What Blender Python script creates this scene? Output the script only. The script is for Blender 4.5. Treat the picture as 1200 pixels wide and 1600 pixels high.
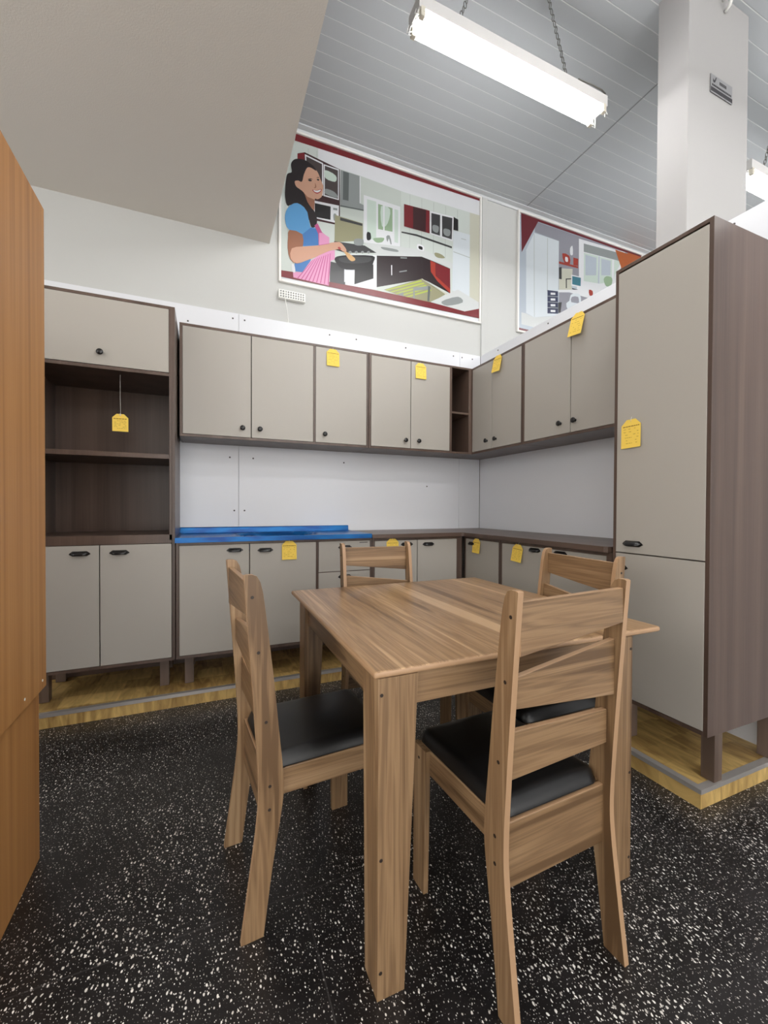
import bpy, bmesh, math, random
from math import radians as RAD, sin, cos, pi as PI
from mathutils import Vector, Matrix
random.seed(7)
for o in list(bpy.data.objects): bpy.data.objects.remove(o)
S = bpy.context.scene
COL = S.collection

# ------------------------------------------------------------------ camera
cam = bpy.data.cameras.new('camera')
cam.sensor_fit = 'HORIZONTAL'
cam.sensor_width = 36.0
cam.lens = 36.0 * 651.87 / 1200.0
cam.clip_start = 0.02
camo = bpy.data.objects.new('camera', cam)
COL.objects.link(camo)
_y, _p, _r = RAD(-23.107), RAD(-.682), RAD(.258)
_fw = Vector((-sin(_y) * cos(_p), cos(_y) * cos(_p), sin(_p)))
_rt = Vector((cos(_y), sin(_y), 0))
_up = _rt.cross(_fw)
_R = cos(_r) * _rt + sin(_r) * _up
_U = -sin(_r) * _rt + cos(_r) * _up
_m = Matrix((_R, _U, -_fw)).transposed().to_4x4()
_m.translation = Vector((-2.3066, -3.1762, 1.15))
camo.matrix_world = _m
S.camera = camo

# ------------------------------------------------------------------ light and exposure
W = bpy.data.worlds.new('world')
S.world = W
W.use_nodes = True
W.node_tree.nodes['Background'].inputs[0].default_value = (1, .98, .95, 1)
W.node_tree.nodes['Background'].inputs[1].default_value = 4.4
TUBE_POWER = 65.0
S.view_settings.view_transform = 'Standard'
S.view_settings.look = 'None'
S.view_settings.exposure = -0.12
S.view_settings.gamma = 1.0
S.view_settings.use_curve_mapping = False
S.cycles.max_bounces = 8
S.cycles.diffuse_bounces = 5
S.cycles.glossy_bounces = 4
S.cycles.use_denoising = True
S.cycles.sample_clamp_indirect = 6.0

# ------------------------------------------------------------------ materials
def srgb(r, g, b):
    f = lambda c: c / 12.92 if c <= .04045 else ((c + .055) / 1.055) ** 2.4
    return (f(r / 255), f(g / 255), f(b / 255), 1)

def newmat(name):
    m = bpy.data.materials.new(name)
    m.use_nodes = True
    return m, m.node_tree, m.node_tree.nodes['Principled BSDF']

def N(nt, t, **kw):
    n = nt.nodes.new(t)
    for k, v in kw.items():
        if k[0] == 'i' and k[1:].isdigit(): n.inputs[int(k[1:])].default_value = v
        elif k in n.inputs: n.inputs[k].default_value = v
        else: setattr(n, k, v)
    return n

def flat(name, col, rough=.5, metal=0., bump=0., bscale=200., vary=.0, spec=.5):
    m, nt, b = newmat(name)
    b.inputs['Roughness'].default_value = rough
    b.inputs['Metallic'].default_value = metal
    b.inputs['Specular IOR Level'].default_value = spec
    tc = N(nt, 'ShaderNodeTexCoord')
    if vary:
        n = N(nt, 'ShaderNodeTexNoise', Scale=3.0, Detail=4.0)
        nt.links.new(tc.outputs['Object'], n.inputs['Vector'])
        r = N(nt, 'ShaderNodeValToRGB')
        r.color_ramp.elements[0].position = .3
        r.color_ramp.elements[1].position = .7
        r.color_ramp.elements[0].color = tuple(c * (1 - vary) for c in col[:3]) + (1,)
        r.color_ramp.elements[1].color = tuple(min(1, c * (1 + vary)) for c in col[:3]) + (1,)
        nt.links.new(n.outputs['Fac'], r.inputs['Fac'])
        nt.links.new(r.outputs['Color'], b.inputs['Base Color'])
    else:
        b.inputs['Base Color'].default_value = col
    if bump:
        n2 = N(nt, 'ShaderNodeTexNoise', Scale=bscale, Detail=3.0)
        nt.links.new(tc.outputs['Object'], n2.inputs['Vector'])
        bp = N(nt, 'ShaderNodeBump', Strength=bump, Distance=.002)
        nt.links.new(n2.outputs['Fac'], bp.inputs['Height'])
        nt.links.new(bp.outputs['Normal'], b.inputs['Normal'])
    return m

def wood(name, axis, stops, rough=.38, across=11., along=.55, fine=70., fine_amt=.25, warp=.5, spec=.5, seedby=True):
    """streaky grain running along one axis of the object"""
    m, nt, b = newmat(name)
    tc = N(nt, 'ShaderNodeTexCoord')
    oi = N(nt, 'ShaderNodeObjectInfo')
    add = N(nt, 'ShaderNodeVectorMath', operation='ADD')
    mul = N(nt, 'ShaderNodeVectorMath', operation='SCALE')
    mul.inputs[3].default_value = 37.0 if seedby else 0.0
    cmb = N(nt, 'ShaderNodeCombineXYZ')
    for k in range(3): nt.links.new(oi.outputs['Random'], cmb.inputs[k])
    nt.links.new(cmb.outputs[0], mul.inputs[0])
    nt.links.new(tc.outputs['Object'], add.inputs[0])
    nt.links.new(mul.outputs[0], add.inputs[1])
    def streak(sa, sl, detail, dist):
        mp = N(nt, 'ShaderNodeMapping')
        sc = [sa, sa, sa]
        sc[axis] = sl
        mp.inputs['Scale'].default_value = sc
        nt.links.new(add.outputs[0], mp.inputs['Vector'])
        n = N(nt, 'ShaderNodeTexNoise', Scale=1.0, Detail=detail, Distortion=dist)
        nt.links.new(mp.outputs[0], n.inputs['Vector'])
        return n
    a = streak(across, along, 4.0, warp)
    f = streak(fine, along * 5, 2.0, .2)
    mx = N(nt, 'ShaderNodeMath', operation='MULTIPLY_ADD')
    mx.inputs[1].default_value = fine_amt
    nt.links.new(f.outputs['Fac'], mx.inputs[0])
    nt.links.new(a.outputs['Fac'], mx.inputs[2])
    sb = N(nt, 'ShaderNodeMath', operation='SUBTRACT')
    sb.inputs[1].default_value = fine_amt * .5
    nt.links.new(mx.outputs[0], sb.inputs[0])
    r = N(nt, 'ShaderNodeValToRGB')
    el = r.color_ramp.elements
    el[0].position, el[0].color = stops[0]
    el[1].position, el[1].color = stops[-1]
    for p, c in stops[1:-1]:
        e = el.new(p)
        e.color = c
    nt.links.new(sb.outputs[0], r.inputs['Fac'])
    nt.links.new(r.outputs['Color'], b.inputs['Base Color'])
    b.inputs['Roughness'].default_value = rough
    b.inputs['Specular IOR Level'].default_value = spec
    bp = N(nt, 'ShaderNodeBump', Strength=.12, Distance=.001)
    nt.links.new(f.outputs['Fac'], bp.inputs['Height'])
    nt.links.new(bp.outputs['Normal'], b.inputs['Normal'])
    return m

OAK = [(.35, srgb(96, 72, 48)), (.42, srgb(134, 106, 76)), (.46, srgb(114, 88, 62)), (.51, srgb(142, 114, 83)), (.56, srgb(123, 95, 67)), (.65, srgb(161, 133, 101))]
oak = [wood('light_oak_grain_' + 'xyz'[k], k, OAK, rough=.42, across=15., along=.5, warp=.9) for k in range(3)]
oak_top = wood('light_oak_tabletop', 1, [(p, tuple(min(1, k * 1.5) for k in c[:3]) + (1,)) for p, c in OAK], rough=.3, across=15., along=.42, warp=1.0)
oak_edge = flat('oak_edge_band', srgb(168, 135, 103), .4, vary=.06)
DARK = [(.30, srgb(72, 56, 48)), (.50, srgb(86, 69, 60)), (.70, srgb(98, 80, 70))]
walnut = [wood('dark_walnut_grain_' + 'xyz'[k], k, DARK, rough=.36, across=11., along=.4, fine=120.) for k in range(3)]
ORANGE = [(.28, srgb(150, 101, 54)), (.50, srgb(172, 121, 68)), (.72, srgb(185, 136, 82))]
orange_wood = wood('honey_veneer', 2, ORANGE, rough=.5, across=26., along=.35, fine=160.)
taupe = flat('taupe_laminate', srgb(171, 166, 158), .42, bump=.04, bscale=400)
black_pl = flat('black_satin_plastic', srgb(22, 21, 22), .28)
leather = flat('black_leatherette', srgb(11, 11, 12), .38, bump=.12, bscale=500)
screw_m = flat('dark_screw', srgb(40, 28, 20), .5)
yellow = flat('yellow_card', srgb(240, 205, 88), .7, vary=.04)
ink = flat('brown_ink', srgb(150, 110, 40), .8)
string_m = flat('white_string', srgb(225, 222, 214), .8)
wallp = flat('white_wall_paint', srgb(194, 195, 193), .75, bump=.05, bscale=120)
panel_m = flat('gloss_white_panel', srgb(224, 226, 231), .3, bump=.02, bscale=60)
seam_m = flat('dark_seam', srgb(70, 68, 66), .7)
slab_m = flat('rough_painted_slab', srgb(222, 217, 209), .85, bump=.35, bscale=160)
pillar_m = flat('white_pillar_paint', srgb(166, 164, 163), .7, bump=.08, bscale=90)
alu = flat('brushed_aluminium', srgb(196, 192, 188), .35, metal=.6)
steel_m = flat('white_sheet_steel', srgb(222, 220, 218), .5)
white_pl = flat('white_plastic', srgb(238, 238, 234), .4)
grey_pl = flat('grey_label', srgb(140, 140, 142), .5)
frame_m = flat('white_poster_frame', srgb(230, 228, 224), .45)
chain_m = flat('dull_chain_metal', srgb(120, 118, 112), .45, metal=.7)
brass = flat('cream_lampholder', srgb(226, 220, 204), .45)

def emis(name, col, s):
    m, nt, b = newmat(name)
    b.inputs['Base Color'].default_value = (.9, .9, .9, 1)
    b.inputs['Emission Color'].default_value = col
    b.inputs['Emission Strength'].default_value = s
    return m
tube_m = emis('lit_fluorescent_tube', (1.0, .995, .985, 1), TUBE_POWER)

def sink_film():
    m, nt, b = newmat('blue_film_on_steel')
    tc = N(nt, 'ShaderNodeTexCoord')
    mp = N(nt, 'ShaderNodeMapping')
    mp.inputs['Scale'].default_value = (3, 12, 12)
    n = N(nt, 'ShaderNodeTexNoise', Scale=1.6, Detail=3.0)
    nt.links.new(tc.outputs['Object'], mp.inputs['Vector'])
    nt.links.new(mp.outputs[0], n.inputs['Vector'])
    r = N(nt, 'ShaderNodeValToRGB')
    r.color_ramp.elements[0].position = .35
    r.color_ramp.elements[1].position = .7
    r.color_ramp.elements[0].color = srgb(0, 58, 124)
    r.color_ramp.elements[1].color = srgb(0, 104, 168)
    nt.links.new(n.outputs['Fac'], r.inputs['Fac'])
    nt.links.new(r.outputs['Color'], b.inputs['Base Color'])
    b.inputs['Metallic'].default_value = .45
    b.inputs['Roughness'].default_value = .3
    bp = N(nt, 'ShaderNodeBump', Strength=.15, Distance=.004)
    nt.links.new(n.outputs['Fac'], bp.inputs['Height'])
    nt.links.new(bp.outputs['Normal'], b.inputs['Normal'])
    return m
blue = sink_film()

def terrazzo():
    m, nt, b = newmat('black_terrazzo_white_chips')
    tc = N(nt, 'ShaderNodeTexCoord')
    wn = N(nt, 'ShaderNodeTexNoise', Scale=30.0, Detail=2.0)
    nt.links.new(tc.outputs['Object'], wn.inputs['Vector'])
    ad = N(nt, 'ShaderNodeVectorMath', operation='MULTIPLY_ADD')
    ad.inputs[1].default_value = (.012, .012, 0)
    nt.links.new(wn.outputs['Color'], ad.inputs[0])
    nt.links.new(tc.outputs['Object'], ad.inputs[2])
    cl = N(nt, 'ShaderNodeTexNoise', Scale=2.2, Detail=3.0)
    nt.links.new(tc.outputs['Object'], cl.inputs['Vector'])
    def chips(scale, size, rot):
        mp = N(nt, 'ShaderNodeMapping')
        mp.inputs['Rotation'].default_value = (0, 0, rot)
        mp.inputs['Scale'].default_value = (1.0, .62, 1)
        nt.links.new(ad.outputs[0], mp.inputs['Vector'])
        v = N(nt, 'ShaderNodeTexVoronoi', Scale=scale, Randomness=1.0)
        v.voronoi_dimensions = '2D'
        nt.links.new(mp.outputs[0], v.inputs['Vector'])
        sp = N(nt, 'ShaderNodeSeparateColor')
        nt.links.new(v.outputs['Color'], sp.inputs[0])
        pw = N(nt, 'ShaderNodeMath', operation='POWER')
        pw.inputs[1].default_value = 1.6
        nt.links.new(sp.outputs[0], pw.inputs[0])
        a = N(nt, 'ShaderNodeMath', operation='MULTIPLY')
        a.inputs[1].default_value = size
        nt.links.new(pw.outputs[0], a.inputs[0])
        a2 = N(nt, 'ShaderNodeMath', operation='MULTIPLY')
        nt.links.new(a.outputs[0], a2.inputs[0])
        s2 = N(nt, 'ShaderNodeMapRange')
        s2.inputs[1].default_value = .3
        s2.inputs[2].default_value = .65
        s2.inputs[3].default_value = .55
        s2.inputs[4].default_value = 1.15
        nt.links.new(cl.outputs['Fac'], s2.inputs[0])
        nt.links.new(s2.outputs[0], a2.inputs[1])
        lt = N(nt, 'ShaderNodeMath', operation='SUBTRACT')
        nt.links.new(a2.outputs[0], lt.inputs[0])
        nt.links.new(v.outputs['Distance'], lt.inputs[1])
        sm = N(nt, 'ShaderNodeMapRange', clamp=True)
        sm.inputs[1].default_value = -.02
        sm.inputs[2].default_value = .05
        nt.links.new(lt.outputs[0], sm.inputs[0])
        return sm.outputs[0], sp.outputs[1]
    c1, k1 = chips(98., .285, .4)
    c2, k2 = chips(165., .20, 1.7)
    mx = N(nt, 'ShaderNodeMath', operation='MAXIMUM')
    nt.links.new(c1, mx.inputs[0])
    nt.links.new(c2, mx.inputs[1])
    # tint of the chips
    cc = N(nt, 'ShaderNodeValToRGB')
    cc.color_ramp.elements[0].color = srgb(190, 186, 180)
    cc.color_ramp.elements[1].color = srgb(255, 252, 246)
    nt.links.new(k1, cc.inputs['Fac'])
    bn = N(nt, 'ShaderNodeTexNoise', Scale=9.0, Detail=6.0)
    nt.links.new(tc.outputs['Object'], bn.inputs['Vector'])
    bc = N(nt, 'ShaderNodeValToRGB')
    bc.color_ramp.elements[0].position = .3
    bc.color_ramp.elements[1].position = .75
    bc.color_ramp.elements[0].color = srgb(17, 16, 17)
    bc.color_ramp.elements[1].color = srgb(36, 34, 35)
    nt.links.new(bn.outputs['Fac'], bc.inputs['Fac'])
    mix = N(nt, 'ShaderNodeMix', data_type='RGBA')
    nt.links.new(mx.outputs[0], mix.inputs[0])
    nt.links.new(bc.outputs['Color'], mix.inputs[6])
    nt.links.new(cc.outputs['Color'], mix.inputs[7])
    # slab joints every metre
    sx = N(nt, 'ShaderNodeSeparateXYZ')
    nt.links.new(tc.outputs['Object'], sx.inputs[0])
    def joint(o, off):
        a = N(nt, 'ShaderNodeMath', operation='ADD')
        a.inputs[1].default_value = off
        nt.links.new(o, a.inputs[0])
        pp = N(nt, 'ShaderNodeMath', operation='PINGPONG')
        pp.inputs[1].default_value = .5
        nt.links.new(a.outputs[0], pp.inputs[0])
        l = N(nt, 'ShaderNodeMath', operation='LESS_THAN')
        l.inputs[1].default_value = .0022
        nt.links.new(pp.outputs[0], l.inputs[0])
        return l.outputs[0]
    jm = N(nt, 'ShaderNodeMath', operation='MAXIMUM')
    nt.links.new(joint(sx.outputs[0], 2.042), jm.inputs[0])
    nt.links.new(joint(sx.outputs[1], 1.951), jm.inputs[1])
    mix2 = N(nt, 'ShaderNodeMix', data_type='RGBA')
    jf = N(nt, 'ShaderNodeMath', operation='MULTIPLY')
    jf.inputs[1].default_value = .7
    nt.links.new(jm.outputs[0], jf.inputs[0])
    nt.links.new(jf.outputs[0], mix2.inputs[0])
    nt.links.new(mix.outputs[2], mix2.inputs[6])
    mix2.inputs[7].default_value = srgb(62, 60, 60)
    nt.links.new(mix2.outputs[2], b.inputs['Base Color'])
    b.inputs['Roughness'].default_value = .34
    return m
floor_m = terrazzo()

def planks(name, pitch, off, base, line, width, rough):
    m, nt, b = newmat(name)
    tc = N(nt, 'ShaderNodeTexCoord')
    sx = N(nt, 'ShaderNodeSeparateXYZ')
    nt.links.new(tc.outputs['Object'], sx.inputs[0])
    a = N(nt, 'ShaderNodeMath', operation='ADD')
    a.inputs[1].default_value = off
    nt.links.new(sx.outputs[1], a.inputs[0])
    pp = N(nt, 'ShaderNodeMath', operation='PINGPONG')
    pp.inputs[1].default_value = pitch / 2
    nt.links.new(a.outputs[0], pp.inputs[0])
    mr = N(nt, 'ShaderNodeMapRange', clamp=True)
    mr.inputs[1].default_value = width
    mr.inputs[2].default_value = width * .4
    nt.links.new(pp.outputs[0], mr.inputs[0])
    mix = N(nt, 'ShaderNodeMix', data_type='RGBA')
    nt.links.new(mr.outputs[0], mix.inputs[0])
    mix.inputs[6].default_value = base
    mix.inputs[7].default_value = line
    nt.links.new(mix.outputs[2], b.inputs['Base Color'])
    b.inputs['Roughness'].default_value = rough
    bp = N(nt, 'ShaderNodeBump', Strength=.5, Distance=.003)
    nt.links.new(mr.outputs[0], bp.inputs['Height'])
    bp.invert = True
    nt.links.new(bp.outputs['Normal'], b.inputs['Normal'])
    return m
ceil_m = planks('pvc_ceiling_planks', .1, .768, srgb(190, 194, 198), srgb(226, 227, 229), .0036, .4)

def parquet():
    m, nt, b = newmat('yellow_parquet_blocks')
    tc = N(nt, 'ShaderNodeTexCoord')
    mp = N(nt, 'ShaderNodeMapping')
    mp.inputs['Scale'].default_value = (1, 1, 1)
    nt.links.new(tc.outputs['Object'], mp.inputs['Vector'])
    br = N(nt, 'ShaderNodeTexVoronoi', Scale=7.0, Randomness=.25, distance='CHEBYCHEV')
    nt.links.new(mp.outputs[0], br.inputs['Vector'])
    n = N(nt, 'ShaderNodeTexNoise', Scale=1.0, Detail=5.0, Distortion=1.5)
    m2 = N(nt, 'ShaderNodeMapping')
    m2.inputs['Scale'].default_value = (22, 5, 5)
    nt.links.new(tc.outputs['Object'], m2.inputs['Vector'])
    nt.links.new(m2.outputs[0], n.inputs['Vector'])
    sp = N(nt, 'ShaderNodeSeparateColor')
    nt.links.new(br.outputs['Color'], sp.inputs[0])
    a = N(nt, 'ShaderNodeMath', operation='MULTIPLY_ADD')
    a.inputs[1].default_value = .35
    nt.links.new(sp.outputs[0], a.inputs[0])
    nt.links.new(n.outputs['Fac'], a.inputs[2])
    r = N(nt, 'ShaderNodeValToRGB')
    r.color_ramp.elements[0].position = .35
    r.color_ramp.elements[1].position = .95
    r.color_ramp.elements[0].color = srgb(136, 104, 56)
    r.color_ramp.elements[1].color = srgb(226, 192, 122)
    nt.links.new(a.outputs[0], r.inputs['Fac'])
    nt.links.new(r.outputs['Color'], b.inputs['Base Color'])
    b.inputs['Roughness'].default_value = .4
    return m
parq = parquet()

# ------------------------------------------------------------------ mesh helpers
def bm_box(bm, x0, x1, y0, y1, z0, z1, mi=0):
    v = [bm.verts.new((x, y, z)) for x in (x0, x1) for y in (y0, y1) for z in (z0, z1)]
    fs = [(0, 1, 3, 2), (4, 6, 7, 5), (0, 4, 5, 1), (2, 3, 7, 6), (0, 2, 6, 4), (1, 5, 7, 3)]
    out = []
    for f in fs:
        q = bm.faces.new([v[i] for i in f])
        q.material_index = mi
        out.append(q)
    return out

def bm_extr(bm, prof, fn, a, b, mi=0):
    """closed profile extruded from a to b; fn(p, q, t) gives the point"""
    A = [bm.verts.new(fn(p, q, a)) for p, q in prof]
    B = [bm.verts.new(fn(p, q, b)) for p, q in prof]
    n = len(prof)
    fs = [bm.faces.new(A), bm.faces.new(B[::-1])]
    for i in range(n):
        fs.append(bm.faces.new([A[i], B[i], B[(i + 1) % n], A[(i + 1) % n]][::-1]))
    for f in fs: f.material_index = mi
    return fs

def edge_mat(fs, mi, axis):
    # cut edges of a board: every face whose normal is not along the board's thickness
    for f in fs:
        f.normal_update()
        if abs(f.normal[axis]) < .6: f.material_index = mi

def bm_cyl(bm, c, axis, r, h, seg=16, mi=0, r2=None):
    """cylinder from point c along axis vector"""
    ax = Vector(axis).normalized()
    u = ax.orthogonal().normalized()
    w = ax.cross(u)
    c = Vector(c)
    r2 = r if r2 is None else r2
    A = [bm.verts.new(c + r * (cos(2 * PI * i / seg) * u + sin(2 * PI * i / seg) * w)) for i in range(seg)]
    B = [bm.verts.new(c + h * ax + r2 * (cos(2 * PI * i / seg) * u + sin(2 * PI * i / seg) * w)) for i in range(seg)]
    fs = [bm.faces.new(A[::-1]), bm.faces.new(B)]
    for i in range(seg):
        f = bm.faces.new([A[i], A[(i + 1) % seg], B[(i + 1) % seg], B[i]])
        f.smooth = True
        fs.append(f)
    for f in fs: f.material_index = mi

def bm_tube(bm, pts, r, seg=8, mi=0, closed=False):
    P = [Vector(p) for p in pts]
    n = len(P)
    rings = []
    u = None
    for i in range(n):
        if closed: t = P[(i + 1) % n] - P[i - 1]
        else: t = P[min(i + 1, n - 1)] - P[max(i - 1, 0)]
        t.normalize()
        if u is None: u = t.orthogonal().normalized()
        else: u = (u - t * u.dot(t)).normalized()
        w = t.cross(u)
        rings.append([bm.verts.new(P[i] + r * (cos(2 * PI * k / seg) * u + sin(2 * PI * k / seg) * w)) for k in range(seg)])
    for i in range(n if closed else n - 1):
        a, b = rings[i], rings[(i + 1) % n]
        for k in range(seg):
            f = bm.faces.new([a[k], a[(k + 1) % seg], b[(k + 1) % seg], b[k]])
            f.smooth = True
            f.material_index = mi
    if not closed:
        bm.faces.new(rings[0][::-1]).material_index = mi
        bm.faces.new(rings[-1]).material_index = mi

def obj(name, bm, mats, parent=None, bevel=0., seg=2):
    bmesh.ops.recalc_face_normals(bm, faces=bm.faces[:])
    me = bpy.data.meshes.new(name)
    bm.to_mesh(me)
    bm.free()
    for m in (mats if isinstance(mats, (list, tuple)) else [mats]): me.materials.append(m)
    o = bpy.data.objects.new(name, me)
    COL.objects.link(o)
    if parent: o.parent = parent
    if bevel:
        b = o.modifiers.new('edge', 'BEVEL')
        b.width = bevel
        b.segments = seg
        b.limit_method = 'ANGLE'
        b.angle_limit = RAD(40)
    return o

def box(name, m, x0, x1, y0, y1, z0, z1, parent=None, bevel=0.):
    bm = bmesh.new()
    bm_box(bm, x0, x1, y0, y1, z0, z1)
    return obj(name, bm, m, parent, bevel)

def tag(o, label, cat, group=None):
    o['label'] = label
    o['category'] = cat
    if group: o['group'] = group
    return o

def thing(name, label, cat, loc=(0, 0, 0), rotz=0., group=None):
    o = bpy.data.objects.new(name, None)
    o.empty_display_size = .1
    COL.objects.link(o)
    o.location = loc
    o.rotation_euler = (0, 0, rotz)
    return tag(o, label, cat, group)

def struct(o):
    o['kind'] = 'structure'
    return o

def copy_tree(o, parent=None):
    c = o.copy()
    COL.objects.link(c)
    if parent: c.parent = parent
    for ch in list(o.children): copy_tree(ch, c)
    return c

# ------------------------------------------------------------------ the setting
ZC = 4.015
struct(box('floor', floor_m, -5, 6, -9, .03, -.1, 0))
struct(box('ceiling', ceil_m, -5, 6, -9, .15, ZC, ZC + .1))
struct(box('wall_back', wallp, -5, 6, .03, .15, 0, ZC))
# unseen front wall, an opening added for fill light: a lintel and two piers
bm = bmesh.new()
bm_box(bm, -5, 6, -9.1, -9, 3.0, ZC)
bm_box(bm, -5, -4.4, -9.1, -9, 0, 3.0)
bm_box(bm, 5.4, 6, -9.1, -9, 0, 3.0)
struct(obj('wall_front', bm, wallp))
# unseen left wall with a long gap added to let side light in
bm = bmesh.new()
bm_box(bm, -5.1, -5, -9, .03, 0, 1.0)
bm_box(bm, -5.1, -5, -9, .03, 3.08, ZC)
bm_box(bm, -5.1, -5, -1.7, .03, 1.0, 3.08)
bm_box(bm, -5.1, -5, -9, -8.7, 1.0, 3.08)
struct(obj('wall_left', bm, wallp))
struct(box('wall_right', wallp, 6, 6.1, -9, .03, 0, ZC))
# low mezzanine slab over the left of the room
o = box('ceiling_slab', slab_m, -5, -1.872, -9, .03, 3.10, 3.32)
struct(o)
# cornice between ceiling and back wall, and the vertical wall trims
bm = bmesh.new()
bm_extr(bm, [(0, 0), (-.06, 0), (-.06, -.008), (-.02, -.012), (-.010, -.028), (0, -.028)], lambda p, q, t: (t, .03 + p, ZC + q), -1.872, 6)
struct(obj('trim_1', bm, flat('pvc_cornice', srgb(206, 209, 212), .4)))
struct(box('trim_5', flat('ceiling_joint', srgb(150, 152, 154), .6), .495, .503, -1.6, .0, ZC - .002, ZC))
struct(box('trim_2', wallp, .018, .075, .012, .03, 2.53, ZC - .028, bevel=.004))
# wall panel boards behind the cupboards (Y = 0) and the partition (X = 0)
def boards(name, edges, along_y, z0, z1, t0, t1, screws):
    bm = bmesh.new()
    for a, b in zip(edges, edges[1:]):
        a, b = a + .0012, b - .0012
        if along_y: bm_box(bm, t0, t1, a, b, z0, z1)
        else: bm_box(bm, a, b, t0, t1, z0, z1)
    for s, z in screws:
        if along_y: bm_cyl(bm, (t0 - .0005, s, z), (-1, 0, 0), .006, .002, 8, 1)
        else: bm_cyl(bm, (s, t0 - .0005, z), (0, -1, 0), .006, .002, 8, 1)
    return struct(obj(name, bm, [panel_m, seam_m]))
sc = [(-2.13, 2.49), (-2.05, 2.49), (-1.42, 2.49), (-1.2, 2.49), (-.76, 2.49), (-.29, 2.49), (-.2, 2.49), (-.09, 2.49), (-2.42, 2.42), (-2.9, 2.49), (-2.55, 2.49),
      (-2.15, 1.5), (-1.99, 1.5), (-2.12, 1.12), (-2.05, 1.12), (-.55, 1.33), (-1.3, 1.5)]
boards('wall_back_panel', [-4.0, -2.09, -.224, 0], False, 0, 2.53, 0, .03, sc)
boards('wall_partition_panel', [-4.6, -1.83, 0], True, 0, 2.53, 0, .015, [(-.25, 2.5), (-.82, 2.5), (-1.4, 2.5), (-1.99, 2.5), (-2.4, 2.5)])
struct(box('wall_partition', wallp, .015, .05, -4.6, .03, 0, 2.53))
struct(box('seam_trim_3', seam_m, -.003, .002, -.003, .0, 0, 2.53)).name = 'trim_3'
# square pillar behind the partition
struct(box('pillar', pillar_m, .058, .602, -1.74, -1.573, 0, ZC, bevel=.004))
struct(box('dark_strip_back', walnut[0], -4.0, -.56, -.016, -.001, .0745, .30))  # dark brown strip across the gap below the base cabinets
# display platform with an aluminium nosing
bm = bmesh.new()
bm_box(bm, -4.0, 0, -.53, 0, 0, .074)
bm_box(bm, -.57, 0, -2.20, -.53, 0, .074)
struct(obj('floor_platform', bm, parq))
bm = bmesh.new()
def nose(x0, x1, y0, y1): bm_box(bm, x0, x1, y0, y1, .0745, .0765)
nose(-4.0, -.545, -.533, -.505)
bm_box(bm, -4.0, -.573, -.533, -.530, .058, .0745)
nose(-.573, -.545, -2.175, -.533)
bm_box(bm, -.573, -.570, -2.200, -.533, .058, .0745)
nose(-.573, 0, -2.203, -2.175)
bm_box(bm, -.573, 0, -2.203, -2.200, .058, .0745)
struct(obj('trim_4', bm, alu))

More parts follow.
